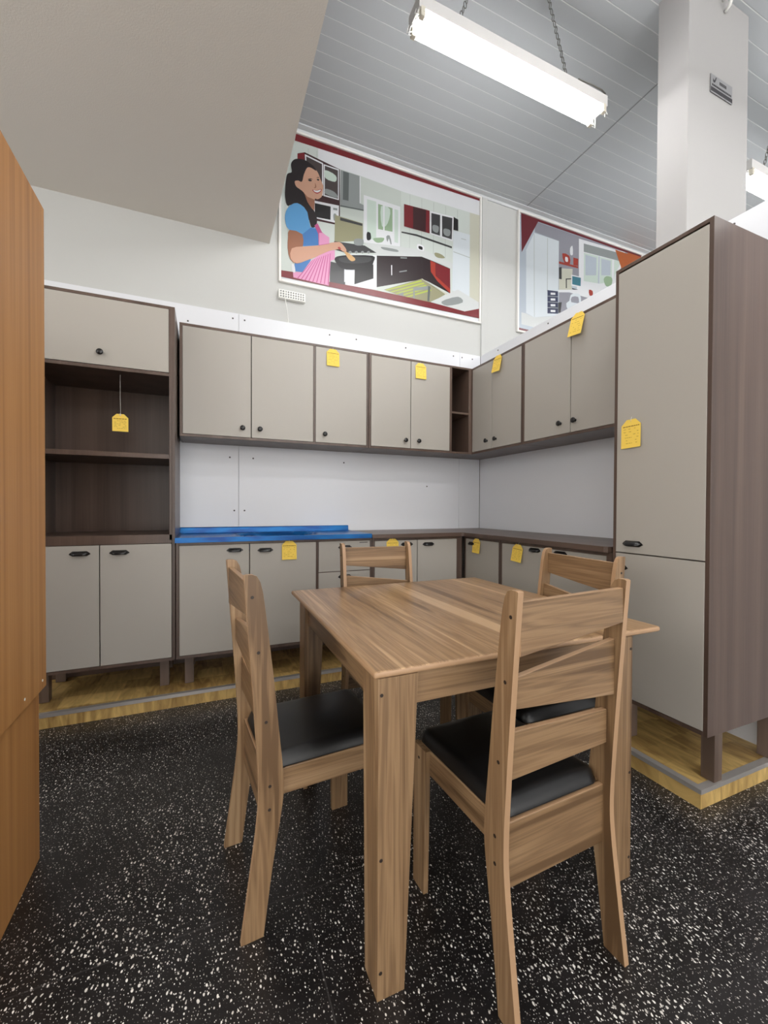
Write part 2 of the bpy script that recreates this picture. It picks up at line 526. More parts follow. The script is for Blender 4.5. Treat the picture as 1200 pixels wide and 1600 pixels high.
# poster artwork, millimetres on the wall (x, z)
POSTER_KITCHEN=[('tile',[(-1797,3873),(-1683,3913),(17,3945),(14,2883),(-1793,2871)]),
('line',[(-1588,3887),(-1585,3887),(-1598,2940),(-1601,2939)]),
('line',[(-1521,3891),(-1518,3891),(-1531,2955),(-1534,2954)]),
('white',[(-1509,3932),(17,3945),(19,3815),(-783,3798),(-1160,3812),(-1336,3811),(-1468,3806),(-1509,3803)]),
('wallbeige',[(-115,3811),(19,3815),(15,3011),(-117,3038)]),
('tiledark',[(-1329,3810),(-1160,3812),(-783,3798),(-781,3331),(-1125,3277),(-1327,3271)]),
('tile',[(-801,3796),(-115,3811),(-113,3081),(-799,3326)]),
('line',[(-720,3793),(-717,3792),(-718,3345),(-721,3344)]),
('line',[(-607,3794),(-603,3793),(-604,3343),(-608,3342)]),
('line',[(-490,3795),(-486,3795),(-487,3341),(-491,3341)]),
('line',[(-370,3797),(-366,3796),(-367,3339),(-371,3338)]),
('line',[(-248,3799),(-243,3799),(-244,3336),(-248,3336)]),
('charcoal',[(-796,3465),(-651,3478),(-301,3461),(-301,3444),(-651,3461),(-796,3453)]),
('red',[(-1680,3972),(19,3984),(20,3946),(-1689,3911)]),
('maroon',[(-1669,3822),(-1613,3849),(-1336,3808),(-1332,3370),(-1535,3356),(-1668,3356)]),
('red',[(-1669,3819),(-1616,3845),(-1616,3783),(-1668,3770)]),
('white',[(-1613,3835),(-1470,3813),(-1469,3564),(-1595,3544)]),
('glassbrown',[(-1603,3822),(-1479,3803),(-1478,3573),(-1586,3558)]),
('white',[(-1466,3807),(-1343,3806),(-1342,3566),(-1466,3562)]),
('glassbrown',[(-1457,3798),(-1351,3795),(-1350,3574),(-1457,3573)]),
('palegreen',[(-1454,3765),(-1429,3766),(-1393,3760),(-1368,3748),(-1360,3733),(-1363,3712),(-1374,3699),(-1397,3695),(-1428,3696),(-1451,3704),(-1461,3723),(-1462,3748)]),
('steel',[(-1451,3622),(-1434,3625),(-1411,3625),(-1391,3622),(-1376,3617),(-1365,3609),(-1358,3603),(-1352,3594),(-1349,3585),(-1358,3579),(-1385,3577),(-1423,3579),(-1451,3584),(-1460,3595),(-1458,3611)]),
('white',[(-1541,3505),(-1342,3523),(-1344,3382),(-1541,3373)]),
('black',[(-1535,3488),(-1409,3497),(-1410,3393),(-1535,3382)]),
('steel',[(-1389,3494),(-1354,3498),(-1356,3481),(-1389,3477)]),
('steel',[(-1385,3446),(-1379,3452),(-1370,3453),(-1363,3448),(-1362,3434),(-1362,3415),(-1365,3401),(-1371,3395),(-1379,3395),(-1385,3400),(-1387,3414),(-1388,3432)]),
('steel',[(-1329,3806),(-1170,3807),(-1169,3588),(-1333,3574)]),
('steeldark',[(-1308,3802),(-1260,3803),(-1263,3583),(-1310,3579)]),
('white',[(-1170,3807),(-1163,3806),(-1162,3588),(-1169,3588)]),
('steel',[(-1333,3574),(-1169,3592),(-1038,3571),(-1051,3552),(-1332,3525)]),
('steeldark',[(-1332,3531),(-1051,3558),(-1059,3547),(-1332,3519)]),
('olive',[(-1374,3442),(-1142,3438),(-1141,3300),(-1378,3228)]),
('charcoal',[(-1332,3434),(-1145,3434),(-1145,3416),(-1332,3410)]),
('white',[(-1135,3668),(-808,3666),(-809,3335),(-1133,3287)]),
('palegreen',[(-1106,3643),(-1026,3645),(-1025,3332),(-1105,3327)]),
('leafgreen',[(-1009,3632),(-880,3633),(-879,3439),(-1008,3428)]),
('palegreen',[(-983,3619),(-960,3634),(-925,3632),(-902,3617),(-900,3583),(-910,3535),(-923,3497),(-939,3471),(-959,3455),(-974,3460),(-984,3504),(-988,3571)]),
('white',[(-965,3636),(-951,3635),(-950,3367),(-963,3366)]),
('palegreen',[(-862,3631),(-827,3632),(-827,3358),(-861,3358)]),
('black',[(-1105,3375),(-1097,3382),(-1084,3382),(-1075,3377),(-1071,3364),(-1069,3344),(-1072,3328),(-1081,3319),(-1095,3313),(-1105,3316),(-1109,3332),(-1109,3357)]),
('maroonblack',[(-1024,3211),(-604,3304),(-602,3105),(-1019,2952)]),
('maroonblack',[(-604,3304),(-523,3292),(-319,3262),(-316,3044),(-531,3099),(-602,3110)]),
('orangered',[(-519,3286),(-469,3278),(-465,3168),(-316,3082),(-316,3044),(-445,3122),(-513,3190)]),
('red',[(-469,3278),(-319,3259),(-316,3082),(-461,3169)]),
('steel',[(-805,3248),(-744,3259),(-744,3249),(-805,3237)]),
('steel',[(-815,3127),(-744,3153),(-744,3143),(-815,3118)]),
('white',[(-890,3161),(-881,3163),(-880,3081),(-889,3077)]),
('marble',[(-1125,3286),(-799,3335),(-576,3360),(-298,3314),(-297,3267),(-604,3299),(-1021,3208),(-1049,3243)]),
('charcoal',[(-1381,3235),(-1125,3264),(-1021,3231),(-1287,3167),(-1373,3170)]),
('steel',[(-1263,3179),(-1260,3183),(-1253,3188),(-1247,3192),(-1242,3191),(-1237,3189),(-1235,3185),(-1237,3180),(-1242,3174),(-1247,3170),(-1253,3171),(-1260,3175)]),
('steel',[(-1211,3191),(-1208,3196),(-1201,3201),(-1195,3204),(-1190,3204),(-1186,3201),(-1184,3198),(-1186,3193),(-1190,3186),(-1195,3183),(-1201,3184),(-1208,3187)]),
('steel',[(-1159,3204),(-1156,3208),(-1149,3214),(-1143,3217),(-1138,3217),(-1133,3214),(-1131,3210),(-1133,3205),(-1138,3199),(-1143,3195),(-1149,3196),(-1156,3200)]),
('steel',[(-1106,3216),(-1103,3221),(-1096,3227),(-1090,3230),(-1085,3229),(-1080,3227),(-1078,3223),(-1080,3218),(-1084,3212),(-1090,3208),(-1096,3209),(-1103,3212)]),
('white',[(-1295,3156),(-1019,3213),(-1019,2931),(-1283,2907),(-1294,3038)]),
('black',[(-1209,3069),(-1049,3131),(-1048,3016),(-1212,2934)]),
('charcoal',[(-1415,3070),(-1294,3068),(-1289,2903),(-1415,2903)]),
('white',[(-1297,3037),(-1289,3039),(-1289,2936),(-1297,2934)]),
('steel',[(-1210,3294),(-1190,3304),(-1162,3311),(-1141,3311),(-1134,3299),(-1134,3279),(-1141,3263),(-1162,3254),(-1190,3248),(-1210,3249),(-1217,3261),(-1218,3279)]),
('leafgreen',[(-1050,3341),(-1024,3352),(-984,3364),(-956,3368),(-953,3359),(-961,3343),(-973,3329),(-989,3322),(-1008,3315),(-1024,3314),(-1039,3320),(-1051,3330)]),
('steel',[(-936,3385),(-922,3400),(-905,3401),(-893,3371),(-887,3338),(-890,3329),(-897,3333),(-904,3356),(-912,3376),(-919,3359),(-925,3341),(-933,3360)]),
('steel',[(-977,3290),(-937,3295),(-880,3300),(-838,3301),(-823,3296),(-823,3288),(-837,3282),(-872,3277),(-920,3273),(-956,3272),(-976,3276),(-985,3284)]),
('white',[(-645,3396),(-628,3400),(-605,3399),(-587,3394),(-581,3381),(-581,3363),(-587,3351),(-604,3347),(-628,3348),(-645,3353),(-651,3366),(-651,3383)]),
('black',[(-632,3383),(-622,3385),(-608,3384),(-598,3381),(-595,3374),(-595,3365),(-598,3358),(-608,3356),(-622,3357),(-632,3360),(-636,3367),(-636,3376)]),
('olive',[(-476,3363),(-461,3367),(-439,3368),(-418,3366),(-398,3361),(-380,3352),(-373,3344),(-384,3337),(-406,3331),(-427,3328),(-444,3327),(-459,3330),(-470,3334),(-477,3344),(-480,3355)]),
('red',[(-774,3698),(-529,3711),(-528,3516),(-773,3512)]),
('maroon',[(-689,3700),(-563,3707),(-566,3518),(-688,3515)]),
('white',[(-526,3709),(-287,3724),(-295,3507),(-524,3514)]),
('charcoal',[(-512,3696),(-424,3702),(-425,3523),(-511,3524)]),
('charcoal',[(-405,3702),(-299,3710),(-305,3521),(-403,3523)]),
('steel',[(-496,3596),(-479,3602),(-455,3603),(-439,3598),(-436,3582),(-440,3560),(-448,3543),(-462,3539),(-481,3541),(-494,3548),(-500,3562),(-502,3581)]),
('steel',[(-386,3593),(-367,3600),(-340,3601),(-322,3596),(-318,3581),(-322,3559),(-331,3544),(-347,3538),(-367,3538),(-382,3544),(-390,3558),(-392,3578)]),
('black',[(-287,3724),(-239,3713),(-238,3613),(-288,3609)]),
('fridge',[(-288,3605),(-114,3611),(-113,3056),(-298,3074)]),
('line',[(-287,3421),(-112,3409),(-112,3402),(-287,3414)]),
('line',[(-207,3556),(-154,3558),(-154,3552),(-207,3551)]),
('olive',[(-954,2945),(-606,3109),(-357,3032),(-511,2926),(-779,2922)]),
('lime',[(-944,2944),(-923,2945),(-597,3088),(-608,3099)]),
('lime',[(-899,2939),(-878,2940),(-574,3073),(-585,3084)]),
('lime',[(-853,2934),(-832,2935),(-551,3058),(-563,3069)]),
('lime',[(-807,2929),(-786,2930),(-529,3043),(-540,3054)]),
('lime',[(-761,2924),(-739,2925),(-506,3028),(-517,3039)]),
('wallbeige',[(-606,3115),(-597,3104),(-335,3033),(-357,3022)]),
('steel',[(-685,3017),(-525,3067),(-525,3037),(-670,2993),(-666,2920),(-684,2920)]),
('steel',[(-821,2937),(-779,2962),(-771,2922),(-821,2921)]),
('steeldark',[(-540,3061),(-517,3062),(-528,2931),(-547,2931)]),
('marble',[(-517,2930),(-238,3094),(13,3023),(13,2964),(-165,2913)]),
('steel',[(-405,2955),(-362,2981),(-294,3012),(-237,3031),(-204,3026),(-183,3009),(-187,2989),(-228,2968),(-293,2944),(-346,2930),(-382,2930),(-406,2940)]),
('red',[(-1793,2916),(-1699,2923),(-1415,2909),(-1019,2925),(-517,2927),(-165,2913),(13,2967),(12,2880),(-1793,2868)]),
('hair',[(-1704,3755),(-1695,3765),(-1684,3773),(-1670,3779),(-1653,3784),(-1634,3788),(-1615,3788),(-1598,3786),(-1582,3780),(-1568,3775),(-1553,3768),(-1541,3760),(-1537,3752),(-1548,3745),(-1569,3737),(-1587,3723),(-1601,3699),(-1613,3668),(-1623,3639),(-1631,3611),(-1637,3582),(-1638,3560),(-1633,3547),(-1623,3537),(-1614,3526),(-1609,3513),(-1605,3497),(-1597,3482),(-1583,3468),(-1565,3455),(-1549,3439),(-1536,3417),(-1525,3394),(-1518,3372),(-1517,3351),(-1520,3332),(-1525,3316),(-1535,3303),(-1547,3293),(-1558,3291),(-1565,3302),(-1571,3320),(-1578,3340),(-1586,3356),(-1594,3374),(-1605,3390),(-1621,3406),(-1638,3423),(-1657,3432),(-1677,3432),(-1698,3427),(-1716,3421),(-1728,3414),(-1737,3407),(-1745,3408),(-1752,3422),(-1757,3443),(-1761,3468),(-1762,3499),(-1760,3533),(-1758,3565),(-1755,3593),(-1751,3620),(-1745,3641),(-1734,3652),(-1721,3658),(-1712,3667),(-1712,3683),(-1716,3701),(-1718,3718),(-1716,3732),(-1711,3744)]),
('shirt',[(-1742,3389),(-1721,3417),(-1695,3438),(-1670,3447),(-1644,3443),(-1617,3429),(-1593,3400),(-1581,3343),(-1569,3291),(-1539,3296),(-1511,3299),(-1496,3236),(-1505,3168),(-1568,3136),(-1631,3132),(-1634,3173),(-1634,3220),(-1680,3227),(-1728,3229),(-1748,3247),(-1757,3272),(-1762,3301),(-1761,3332),(-1755,3361)]),
('shirtdark',[(-1631,3223),(-1569,3288),(-1511,3295),(-1507,3170),(-1629,3134)]),
('shirtdark',[(-1686,3001),(-1563,3051),(-1586,2990),(-1630,2936),(-1698,2931)]),
('skin',[(-1593,3746),(-1577,3752),(-1558,3753),(-1541,3751),(-1529,3744),(-1519,3734),(-1511,3723),(-1503,3709),(-1497,3694),(-1491,3679),(-1483,3665),(-1475,3651),(-1470,3638),(-1469,3624),(-1471,3612),(-1473,3597),(-1475,3580),(-1478,3562),(-1484,3546),(-1493,3536),(-1504,3527),(-1514,3521),(-1522,3520),(-1529,3522),(-1535,3518),(-1537,3505),(-1537,3484),(-1538,3466),(-1538,3449),(-1538,3433),(-1543,3428),(-1558,3439),(-1577,3459),(-1593,3479),(-1601,3497),(-1606,3516),(-1613,3531),(-1622,3541),(-1633,3549),(-1644,3554),(-1656,3559),(-1669,3563),(-1678,3569),(-1685,3579),(-1689,3593),(-1689,3603),(-1684,3610),(-1674,3614),(-1664,3618),(-1656,3617),(-1648,3615),(-1640,3621),(-1632,3640),(-1624,3665),(-1616,3689),(-1610,3711),(-1603,3732)]),
('skinshade',[(-1632,3554),(-1617,3537),(-1593,3517),(-1565,3514),(-1541,3511),(-1536,3490),(-1538,3466),(-1538,3442),(-1545,3431),(-1568,3450),(-1593,3479),(-1604,3504),(-1613,3527),(-1626,3546)]),
('hair',[(-1674,3773),(-1657,3781),(-1636,3787),(-1615,3788),(-1594,3784),(-1573,3776),(-1554,3767),(-1539,3756),(-1528,3743),(-1524,3735),(-1532,3735),(-1548,3740),(-1563,3744),(-1574,3745),(-1584,3743),(-1593,3738),(-1603,3723),(-1611,3702),(-1619,3680),(-1625,3658),(-1629,3634),(-1635,3618),(-1644,3614),(-1655,3618),(-1664,3626),(-1671,3637),(-1677,3653),(-1683,3668),(-1691,3685),(-1700,3701),(-1704,3718),(-1699,3738),(-1688,3757)]),
('hair',[(-1593,3650),(-1584,3656),(-1570,3663),(-1557,3663),(-1549,3661),(-1557,3659),(-1570,3656),(-1584,3652)]),
('black',[(-1589,3644),(-1586,3648),(-1580,3652),(-1573,3654),(-1567,3654),(-1561,3652),(-1558,3649),(-1561,3645),(-1567,3641),(-1573,3639),(-1580,3639),(-1586,3642)]),
('black',[(-1521,3669),(-1519,3673),(-1513,3677),(-1509,3678),(-1505,3677),(-1501,3674),(-1500,3672),(-1502,3669),(-1506,3665),(-1510,3663),(-1515,3665),(-1519,3667)]),
('hair',[(-1526,3680),(-1520,3685),(-1511,3692),(-1504,3691),(-1500,3688),(-1505,3687),(-1512,3686),(-1521,3682)]),
('skinshade',[(-1535,3641),(-1529,3632),(-1524,3617),(-1525,3608),(-1530,3601),(-1539,3599),(-1545,3599),(-1540,3603),(-1533,3611),(-1534,3629)]),
('lip',[(-1556,3581),(-1549,3583),(-1536,3584),(-1523,3586),(-1509,3594),(-1494,3604),(-1484,3608),(-1482,3603),(-1485,3593),(-1491,3582),(-1499,3575),(-1509,3566),(-1519,3561),(-1527,3561),(-1535,3563),(-1542,3566),(-1549,3570),(-1555,3576)]),
('white',[(-1547,3581),(-1541,3582),(-1531,3582),(-1521,3584),(-1509,3590),(-1497,3598),(-1489,3602),(-1488,3599),(-1491,3592),(-1496,3586),(-1503,3580),(-1511,3574),(-1519,3571),(-1526,3570),(-1533,3571),(-1538,3572),(-1543,3575),(-1547,3578)]),
('skinshade',[(-1728,3230),(-1679,3236),(-1631,3223),(-1622,3180),(-1626,3135),(-1635,3123),(-1639,3113),(-1618,3077),(-1605,3037),(-1634,3008),(-1673,2991),(-1701,2994),(-1723,3013),(-1736,3049),(-1742,3092),(-1742,3133),(-1739,3172),(-1739,3207)]),
('skin',[(-1711,3096),(-1678,3115),(-1631,3130),(-1569,3150),(-1505,3170),(-1455,3192),(-1411,3213),(-1371,3229),(-1338,3238),(-1318,3231),(-1303,3218),(-1288,3203),(-1279,3188),(-1282,3177),(-1290,3171),(-1302,3170),(-1315,3173),(-1325,3179),(-1336,3182),(-1354,3177),(-1375,3168),(-1394,3161),(-1420,3148),(-1461,3120),(-1509,3087),(-1558,3056),(-1605,3028),(-1642,3006),(-1673,2994),(-1701,2999),(-1719,3018),(-1723,3056)]),
('pinkdark',[(-1538,3313),(-1514,3338),(-1478,3278),(-1434,3255),(-1420,3252),(-1420,3203),(-1505,3168),(-1508,3257)]),
('pink',[(-1501,3267),(-1476,3274),(-1420,3252),(-1420,3206),(-1502,3173)]),
('pink',[(-1509,3089),(-1420,3148),(-1375,3165),(-1375,3095),(-1409,3072),(-1423,2878),(-1698,2882),(-1702,2923),(-1630,2936),(-1568,3035)]),
('pinkdark',[(-1548,3050),(-1543,3053),(-1664,2879),(-1673,2879)]),
('pinkdark',[(-1532,3060),(-1527,3063),(-1635,2880),(-1643,2880)]),
('pinkdark',[(-1515,3069),(-1510,3072),(-1605,2880),(-1614,2880)]),
('pinkdark',[(-1499,3079),(-1494,3082),(-1576,2881),(-1584,2881)]),
('pinkdark',[(-1482,3089),(-1477,3092),(-1546,2881),(-1554,2881)]),
('pinkdark',[(-1466,3099),(-1460,3102),(-1516,2882),(-1524,2882)]),
('pinkdark',[(-1449,3109),(-1444,3112),(-1485,2883),(-1494,2882)]),
('pinkdark',[(-1432,3119),(-1427,3122),(-1455,2883),(-1463,2883)]),
('pinkdark',[(-1415,3129),(-1410,3132),(-1424,2884),(-1433,2884)]),
('white',[(-1711,2978),(-1706,2983),(-1698,2981),(-1691,2974),(-1687,2959),(-1684,2940),(-1685,2925),(-1690,2920),(-1698,2919),(-1705,2925),(-1709,2941),(-1711,2963)]),
('lip',[(-1352,3191),(-1349,3195),(-1342,3199),(-1336,3200),(-1331,3197),(-1326,3191),(-1324,3186),(-1328,3182),(-1334,3179),(-1340,3178),(-1345,3181),(-1350,3186)]),
('black',[(-1373,3107),(-1357,3120),(-1329,3132),(-1287,3146),(-1214,3165),(-1124,3186),(-1058,3197),(-1036,3190),(-1039,3172),(-1047,3153),(-1052,3136),(-1062,3119),(-1082,3101),(-1118,3083),(-1163,3065),(-1206,3050),(-1244,3041),(-1280,3035),(-1310,3034),(-1331,3039),(-1346,3049),(-1357,3061),(-1369,3075),(-1377,3091)]),
('charcoal',[(-1342,3110),(-1324,3120),(-1295,3131),(-1255,3143),(-1195,3158),(-1124,3174),(-1074,3181),(-1061,3173),(-1069,3155),(-1091,3138),(-1128,3123),(-1177,3108),(-1222,3097),(-1260,3090),(-1293,3085),(-1318,3085),(-1335,3090),(-1345,3100)]),
('spoon',[(-1298,3170),(-1297,3176),(-1290,3177),(-1279,3175),(-1259,3167),(-1233,3155),(-1214,3145),(-1207,3137),(-1206,3130),(-1209,3124),(-1217,3118),(-1228,3113),(-1238,3111),(-1248,3114),(-1258,3119),(-1267,3127),(-1279,3141),(-1291,3158)])]
POSTER_OFFICE=[('bluegrey',[(445,2855),(445,3955),(2160,3955),(2160,2855)]),
('mauve',[(639,3937),(2166,3946),(2173,3575),(1226,3511),(953,3547),(950,3825),(640,3832)]),
('white',[(1200,2860),(1200,3500),(2160,3500),(2160,2860)]),
('white',[(1221,3918),(1908,3946),(1742,3486),(1227,3479)]),
('steel',[(1289,3886),(1909,3920),(1835,3830),(1290,3801)]),
('palegreen',[(1294,3792),(1497,3805),(1497,3520),(1294,3500)]),
('bluegrey',[(1313,3777),(1474,3782),(1472,3598),(1316,3564)]),
('palegreen',[(1525,3805),(1707,3817),(1706,3581),(1525,3522)]),
('bluegrey',[(1544,3791),(1688,3799),(1681,3644),(1547,3615)]),
('palegreen',[(1737,3821),(1848,3833),(1751,3660),(1735,3588)]),
('bluegrey',[(1502,3806),(1521,3807),(1520,3521),(1497,3520)]),
('leafgreen',[(1583,3580),(1591,3598),(1609,3614),(1630,3625),(1658,3629),(1689,3629),(1710,3620),(1715,3599),(1710,3570),(1697,3545),(1674,3529),(1645,3517),(1620,3516),(1602,3531),(1588,3557)]),
('fridge',[(534,3636),(631,3822),(950,3825),(944,3083),(640,3008),(540,3032)]),
('line',[(627,3813),(633,3815),(646,3013),(640,3011)]),
('line',[(797,3816),(803,3816),(808,3294),(801,3293)]),
('marble',[(482,3028),(540,3027),(640,3008),(938,3078),(844,3017),(641,2911),(483,2914)]),
('orangered',[(952,3624),(1213,3632),(1214,3613),(953,3601)]),
('orangered',[(996,3714),(1041,3723),(1091,3711),(1107,3672),(1101,3633),(1067,3618),(1027,3625),(1001,3669)]),
('white',[(1037,3687),(1047,3691),(1060,3691),(1070,3687),(1073,3675),(1074,3658),(1070,3646),(1061,3642),(1047,3642),(1038,3647),(1034,3659),(1034,3675)]),
('white',[(1101,3791),(1117,3816),(1133,3823),(1140,3782),(1139,3735),(1122,3722),(1104,3727),(1098,3756)]),
('orangered',[(1146,3708),(1215,3709),(1213,3636),(1147,3632)]),
('wallbeige',[(953,3555),(1137,3589),(1128,3376),(956,3341)]),
('charcoal',[(953,3563),(989,3575),(991,3452),(955,3449)]),
('charcoal',[(1046,3472),(1160,3500),(1160,3490),(1060,3465),(1061,3378),(1048,3376)]),
('white',[(1120,3527),(1266,3536),(1263,3427),(1121,3417)]),
('teal',[(1133,3517),(1253,3524),(1250,3438),(1134,3433)]),
('charcoal',[(1128,3396),(1217,3395),(1239,3386),(1139,3382)]),
('white',[(945,3338),(1228,3397),(1456,3403),(1365,3342),(1096,3344),(946,3313)]),
('mauve',[(956,3315),(1096,3341),(1365,3339),(1186,3209),(959,3102)]),
('navy',[(805,3306),(943,3322),(946,3099),(808,3077)]),
('white',[(847,3290),(908,3300),(908,3280),(847,3269)]),
('white',[(848,3233),(908,3243),(909,3223),(848,3212)]),
('line',[(806,3250),(944,3270),(944,3265),(806,3245)]),
('white',[(848,3176),(909,3186),(909,3166),(849,3155)]),
('line',[(807,3193),(945,3214),(945,3209),(807,3188)]),
('white',[(849,3119),(910,3129),(910,3108),(849,3099)]),
('line',[(807,3137),(945,3158),(945,3153),(807,3132)]),
('fridge',[(1097,3257),(1104,3289),(1114,3321),(1146,3341),(1184,3352),(1219,3356),(1246,3348),(1257,3314),(1256,3280),(1244,3267),(1230,3270),(1228,3296),(1218,3321),(1173,3319),(1129,3304),(1115,3275),(1123,3249),(1171,3252),(1219,3256),(1223,3237),(1208,3213),(1178,3195),(1142,3181),(1106,3167),(1077,3164),(1059,3191),(1054,3224),(1073,3240)]),
('charcoal',[(947,3211),(994,3223),(980,3121),(948,3103)]),
('orangered',[(1368,3426),(1394,3431),(1421,3424),(1428,3402),(1422,3379),(1399,3368),(1376,3370),(1366,3397)]),
('darkred',[(468,3972),(685,3955),(479,3600)]),
('darkred',[(468,3972),(2192,3974),(2193,3946),(665,3944),(530,3941)]),
('orange',[(1946,3950),(2179,3953),(2116,3811),(1881,3772)]),
('orange',[(1750,3935),(2160,3935),(2160,3200)]),
('darkred',[(445,2855),(445,2875),(2160,2875),(2160,2855)])]

# ------------------------------------------------------------------ cabinet hardware
def mesh_knob():
    bm = bmesh.new()
    prof = [(.0, .0), (.009, .0), (.0075, .004), (.006, .012), (.008, .015), (.0155, .017), (.0165, .020), (.0155, .023), (.011, .0255), (0, .0262)]
    seg = 20
    rings = []
    for r, h in prof:
        rings.append([bm.verts.new((max(r, .0001) * cos(2 * PI * k / seg), -h, max(r, .0001) * sin(2 * PI * k / seg))) for k in range(seg)])
    for a, b in zip(rings, rings[1:]):
        for k in range(seg):
            f = bm.faces.new([a[k], a[(k + 1) % seg], b[(k + 1) % seg], b[k]])
            f.smooth = True
    return bm

def mesh_cup():
    """shell pull: flat flange with pointed ends and a hollow bulge open below"""
    bm = bmesh.new()
    hw, hh = .048, .0125
    hexp = [(-hw, -.003), (-hw * .93, .002), (-hw * .66, hh), (hw * .66, hh), (hw * .93, .002), (hw, -.003), (hw * .66, -hh), (-hw * .66, -hh)]
    bm_extr(bm, hexp, lambda p, q, t: (p, -t, q), 0, .002)
    nu, nv = 18, 9
    g = []
    for i in range(nu + 1):
        u = -1 + 2 * i / nu
        k = max(0, 1 - abs(u) ** 3.2) ** .5
        row = []
        for j in range(nv + 1):
            a = PI * .56 * j / nv
            row.append(bm.verts.new((u * hw * .80, -.002 - .021 * k * sin(a), .0105 * k - .021 * k * (1 - cos(a)) * .82)))
        g.append(row)
    for i in range(nu):
        for j in range(nv):
            f = bm.faces.new([g[i][j], g[i + 1][j], g[i + 1][j + 1], g[i][j + 1]])
            f.smooth = True
    return bm

_hw = {}
def hardware(kind, parent, x, y, z):
    name = {'knob': 'knob', 'cup': 'handle'}[kind]
    if kind not in _hw:
        o = obj(name, mesh_knob() if kind == 'knob' else mesh_cup(), black_pl, parent)
        if kind == 'cup':
            s = o.modifiers.new('wall', 'SOLIDIFY')
            s.thickness = .0012
            s.offset = 0
        _hw[kind] = o
    else:
        o = _hw[kind].copy()
        COL.objects.link(o)
        o.parent = parent
    o.location = (x, y, z)
    return o

TB = .016   # board thickness
class Cab:
    """a carcass of boards; local x runs along the front, local y = 0 is the wall, the front is y = -d"""
    def __init__(s, name, label, x0, x1, z0, z1, d, loc=(0, 0, 0), rotz=0., group=None):
        s.t = thing(name, label, 'cabinet', loc, rotz, group)
        s.x0, s.x1, s.z0, s.z1, s.d = x0, x1, z0, z1, d
        s.bm = bmesh.new()
        s.board(x0, x0 + TB, z0, z1)
        s.board(x1 - TB, x1, z0, z1)
        s.board(x0 + TB, x1 - TB, z0, z0 + TB)
        s.board(x0 + TB, x1 - TB, z1 - TB, z1)
        bm_box(s.bm, x0 + TB, x1 - TB, -.012, -.006, z0 + TB, z1 - TB)
    def board(s, xa, xb, za, zb, yf=None, yb=-.003):
        bm_box(s.bm, xa, xb, -s.d if yf is None else yf, yb, za, zb)
    def done(s, m=None):
        return obj('carcass', s.bm, m or walnut[2], s.t, .0012)
    def door(s, xa, xb, za, zb, hx=None, hz=None, kind='knob', name='door'):
        bm = bmesh.new()
        g = .0016
        bm_box(bm, xa + g, xb - g, -.016, 0, za + g, zb - g)
        o = obj(name, bm, taupe, s.t, .0012)
        o.location = (0, -s.d + .0145, 0)
        if hx is not None: hardware(kind, o, hx, -.016, hz)
        return o
    def leg(s, x, y, z0, w=.05):
        return box('leg', walnut_leg, x - w / 2, x + w / 2, y - w / 2, y + w / 2, z0 - s.t.location[2], s.z0, s.t, .0015)
walnut_leg = wood('dark_walnut_leg', 2, [(.30, srgb(88, 72, 62)), (.50, srgb(104, 88, 78)), (.70, srgb(118, 100, 90))], rough=.42)

ZP = .0765          # platform top
UB, UT = 1.585, 2.286
RW = RAD(-90)       # units along the partition
# --- tall open-shelf cabinet
c = Cab('shelf_cabinet', 'tall two-door base cabinet with open shelves and lift-up door, beside the honey-veneer wardrobe', -3.19, -2.47, .262, 2.286, .5)
c.board(-2.486 - .014, -2.486, .955, 2.27)
c.board(-3.174, -3.160, .955, 2.27)
c.board(-3.16, -2.50, 1.889, 1.907)
c.board(-3.16, -2.50, 1.419, 1.445)
c.board(-3.174, -2.486, .938, .988)
c.done()
c.door(-3.16, -2.50, 1.908, 2.270, -2.829, 1.974, name='lift_up_door')
c.door(-3.174, -2.8375, .279, .937, -2.925, .894, 'cup')
c.door(-2.8355, -2.487, .279, .937, -2.744, .894, 'cup')
for x, y in ((-2.535, -.355), (-3.12, -.355), (-2.535, -.06), (-3.12, -.06)): c.leg(x, y, ZP)
# --- sink base
c = Cab('sink_base_cabinet', 'wide taupe base cabinet with drawers under the blue-filmed sink top', -2.466, -1.252, .262, .938, .5)
c.board(-1.645, -1.630, .278, .922)
c.board(-1.63, -1.268, .715, .719)
c.board(-1.63, -1.268, .495, .499)
c.done()
c.door(-2.450, -2.0615, .279, .922, -2.146, .886, 'cup')
c.door(-2.0595, -1.645, .279, .922, -1.967, .880, 'cup')
d = c.door(-1.630, -1.268, .719, .922, -1.449, .880, 'cup', name='drawer')
bm = bmesh.new()
for k in range(7): bm_box(bm, -1.345 + k * .0085, -1.339 + k * .0085, -.0166, -.0158, .905, .912)
obj('maker_mark', bm, seam_m, d)
c.door(-1.630, -1.268, .499, .717, -1.449, .683, 'cup', name='drawer')
c.door(-1.630, -1.268, .279, .497, -1.449, .455, 'cup', name='drawer')
for x in (-2.40, -1.32): 
    for y in (-.37, -.06): c.leg(x, y, ZP)
# --- two-door base beside it, running into the corner
c = Cab('base_cabinet', 'two-door taupe base cabinet between the drawers and the inner corner', -1.250, -.52, .262, .932, .5)
c.board(-.567, -.536, .278, .916)
c.done()
c.door(-1.234, -.903, .279, .916, -.987, .886, 'cup')
c.door(-.901, -.567, .279, .916, -.812, .882, 'cup')
for x in (-1.18, -.60):
    for y in (-.37, -.06): c.leg(x, y, ZP)
# --- single-door corner base on the partition side
c = Cab('corner_base_cabinet', 'narrow single-door base cabinet on the partition, tight in the inner corner', .505, .922, .262, .932, .5, rotz=RW)
c.done()
c.door(.521, .906, .279, .916, .607, .884, 'cup')
for x in (.56, .87):
    for y in (-.37, -.06): c.leg(x, y, ZP)
